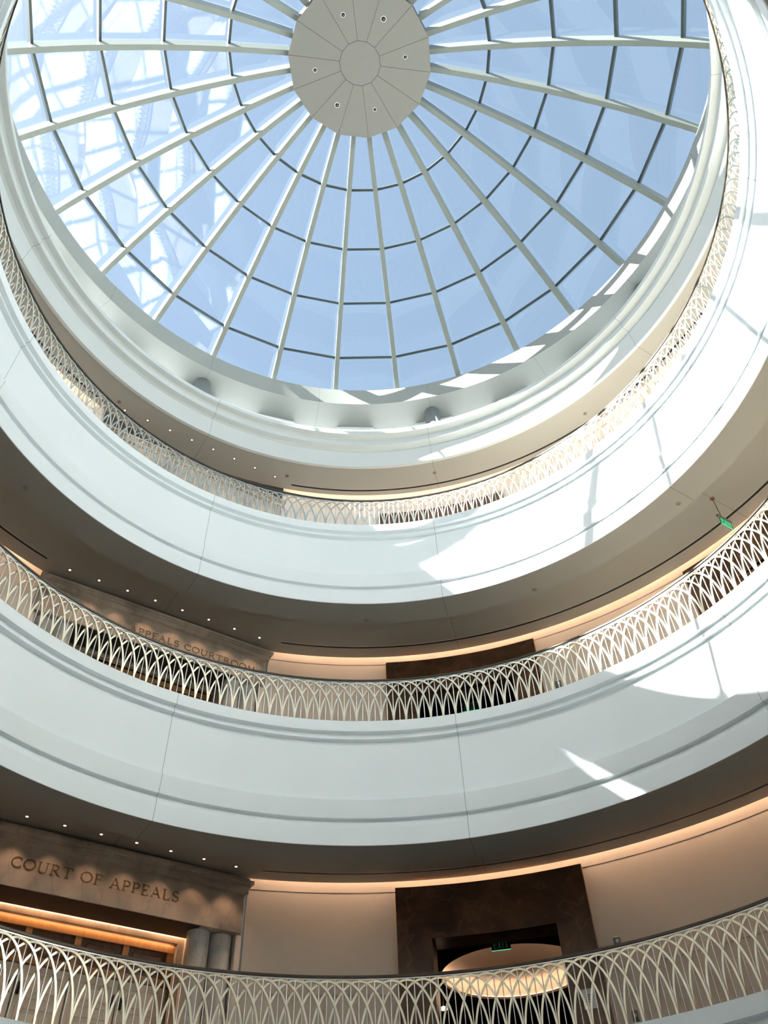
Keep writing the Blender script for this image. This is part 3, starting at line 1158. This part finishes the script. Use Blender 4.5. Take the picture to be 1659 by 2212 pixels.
SLOT = {1: [(-60, 105.5, 'lower')], 2: [(-60, 105.4, 'middle'), (141.6, 220, 'middle')], 3: [(-60, 105.6, 'top'), (141.4, 220, 'top')]}
for L, rows in SLOT.items():
    rs = 8.185 if L < 3 else 8.36
    for a0, a1, nm in rows:
        t = empty('slot_diffuser', (0, 0, CEILZ[L]))
        side = 'left of the courtroom portal' if a0 > 100 else 'right of the courtroom portal'
        tag(t, 'long black curved air slot in the %s gallery ceiling, %s' % (nm, side), 'air vent', 'curved black air slots')
        bm = bmesh.new()
        lathe(bm, [(rs - 0.031, 0.0), (rs - 0.031, -0.004), (rs + 0.031, -0.004), (rs + 0.031, 0.0)], a0, a1, 360, True)
        mk('slot', bm, BLACK, t)
        bm = bmesh.new()
        for s in (-1, 1):
            lathe(bm, [(rs + s * 0.033 - 0.002, 0.0), (rs + s * 0.033 - 0.002, -0.005), (rs + s * 0.033 + 0.002, -0.005), (rs + s * 0.033 + 0.002, 0.0)], a0, a1, 360, True)
        mk('edge_trim', bm, WHITEP, t)

SPR = [(6.70, 35.3, 11.151, 'on the middle soffit near the right exit sign'), (6.76, 63.0, 11.151, 'on the middle soffit above the brown marble portal'),
       (6.72, 154.0, 11.151, 'on the dark middle soffit at the left edge'), (6.76, 92.5, 11.151, 'on the middle soffit at its lowest point'),
       (7.98, 78.6, 17.10, 'on the top gallery ceiling beside the centre joint'), (8.09, 48.7, 17.10, 'on the top gallery ceiling at right'),
       (8.09, 139.8, 17.10, 'on the top gallery ceiling left of the downlights'), (8.09, 106.8, 17.10, 'on the top gallery ceiling by the end of the black slot')]
for r, a, z, txt in SPR:
    t = empty('sprinkler', pc(r, a, z))
    tag(t, 'small round sprinkler cover %s' % txt, 'sprinkler', 'ceiling sprinkler covers')
    bm = bmesh.new()
    turned(bm, [(0.045, 0.004), (0.045, -0.004), (0.04, -0.007), (0.012, -0.008)], 24)
    mk('cover', bm, CEIL, t)
    bm = bmesh.new()
    turned(bm, [(0.05, 0.003), (0.05, -0.002)], 24)
    mk('rim', bm, BRZLET, t)

# ------------------------------------------------------------------ small fittings on the walls
def on_wall(name, az, z, label, cat, r=RW, group=None):
    t = empty(name, pc(r, az, z), R(az - 90))
    return tag(t, label, cat, group)


for L, txt in ((1, 'on the wall right of the bottom marble portal, over the railing'), (2, 'on the wall right of the middle marble portal, behind the railing')):
    t = on_wall('alarm_strobe', 65.4, TOP[L] + 1.86, 'grey alarm strobe %s' % txt, 'alarm', group='wall alarm strobes')
    bm = bmesh.new()
    box(bm, -0.06, 0.06, -0.035, 0, -0.085, 0.075)
    bevel(bm, 0.008, 1)
    mk('base', bm, GREYP, t)
    bm = bmesh.new()
    box(bm, -0.022, 0.022, -0.05, -0.03, -0.02, 0.03)
    mk('flash_lens', bm, PAPER, t)
t = on_wall('call_station', 65.3, TOP[1] + 0.80, 'dark wall pull station behind the bottom railing, right of the marble portal', 'alarm')
bm = bmesh.new()
box(bm, -0.045, 0.045, -0.04, 0, -0.075, 0.075)
bevel(bm, 0.006, 1)
mk('body', bm, GREYP, t)
bm = bmesh.new()
box(bm, -0.02, 0.02, -0.055, -0.038, -0.02, 0.02)
mk('handle', bm, PAPER, t)
t = on_wall('paper_notice', 69.4, TOP[1] + 1.11, 'white paper notice taped to the right jamb of the bottom marble portal', 'notice', r=8.522)
bm = bmesh.new()
box(bm, -0.105, 0.105, -0.003, 0, -0.14, 0.14)
mk('sheet', bm, PAPER, t)
for z, w_ in ((0.05, 0.08), (0.02, 0.06), (-0.01, 0.07), (-0.04, 0.05)):
    bm = bmesh.new()
    box(bm, -w_ / 2, w_ / 2, -0.0045, -0.003, z - 0.006, z + 0.006)
    mk('printed_line', bm, INK, t)
# small lamp low inside the bottom lobby
q = Matrix.Rotation(R(AZ0), 4, 'Z') @ Vector((10.0, 1.17, 4.99))
t = empty('lobby_lamp', q)
tag(t, 'small lit lamp low inside the bottom marble portal, at its left', 'lamp')
bm = bmesh.new()
turned(bm, [(0.02, 0.0), (0.075, 0.0), (0.08, 0.02), (0.02, 0.05)], 24)
mk('shade', bm, LAMPW, t)
bm = bmesh.new()
cyl(bm, (0, 0, 0.04), (0, 0, 1.21), 0.008, n=8)
mk('rod', bm, BRZLET, t)
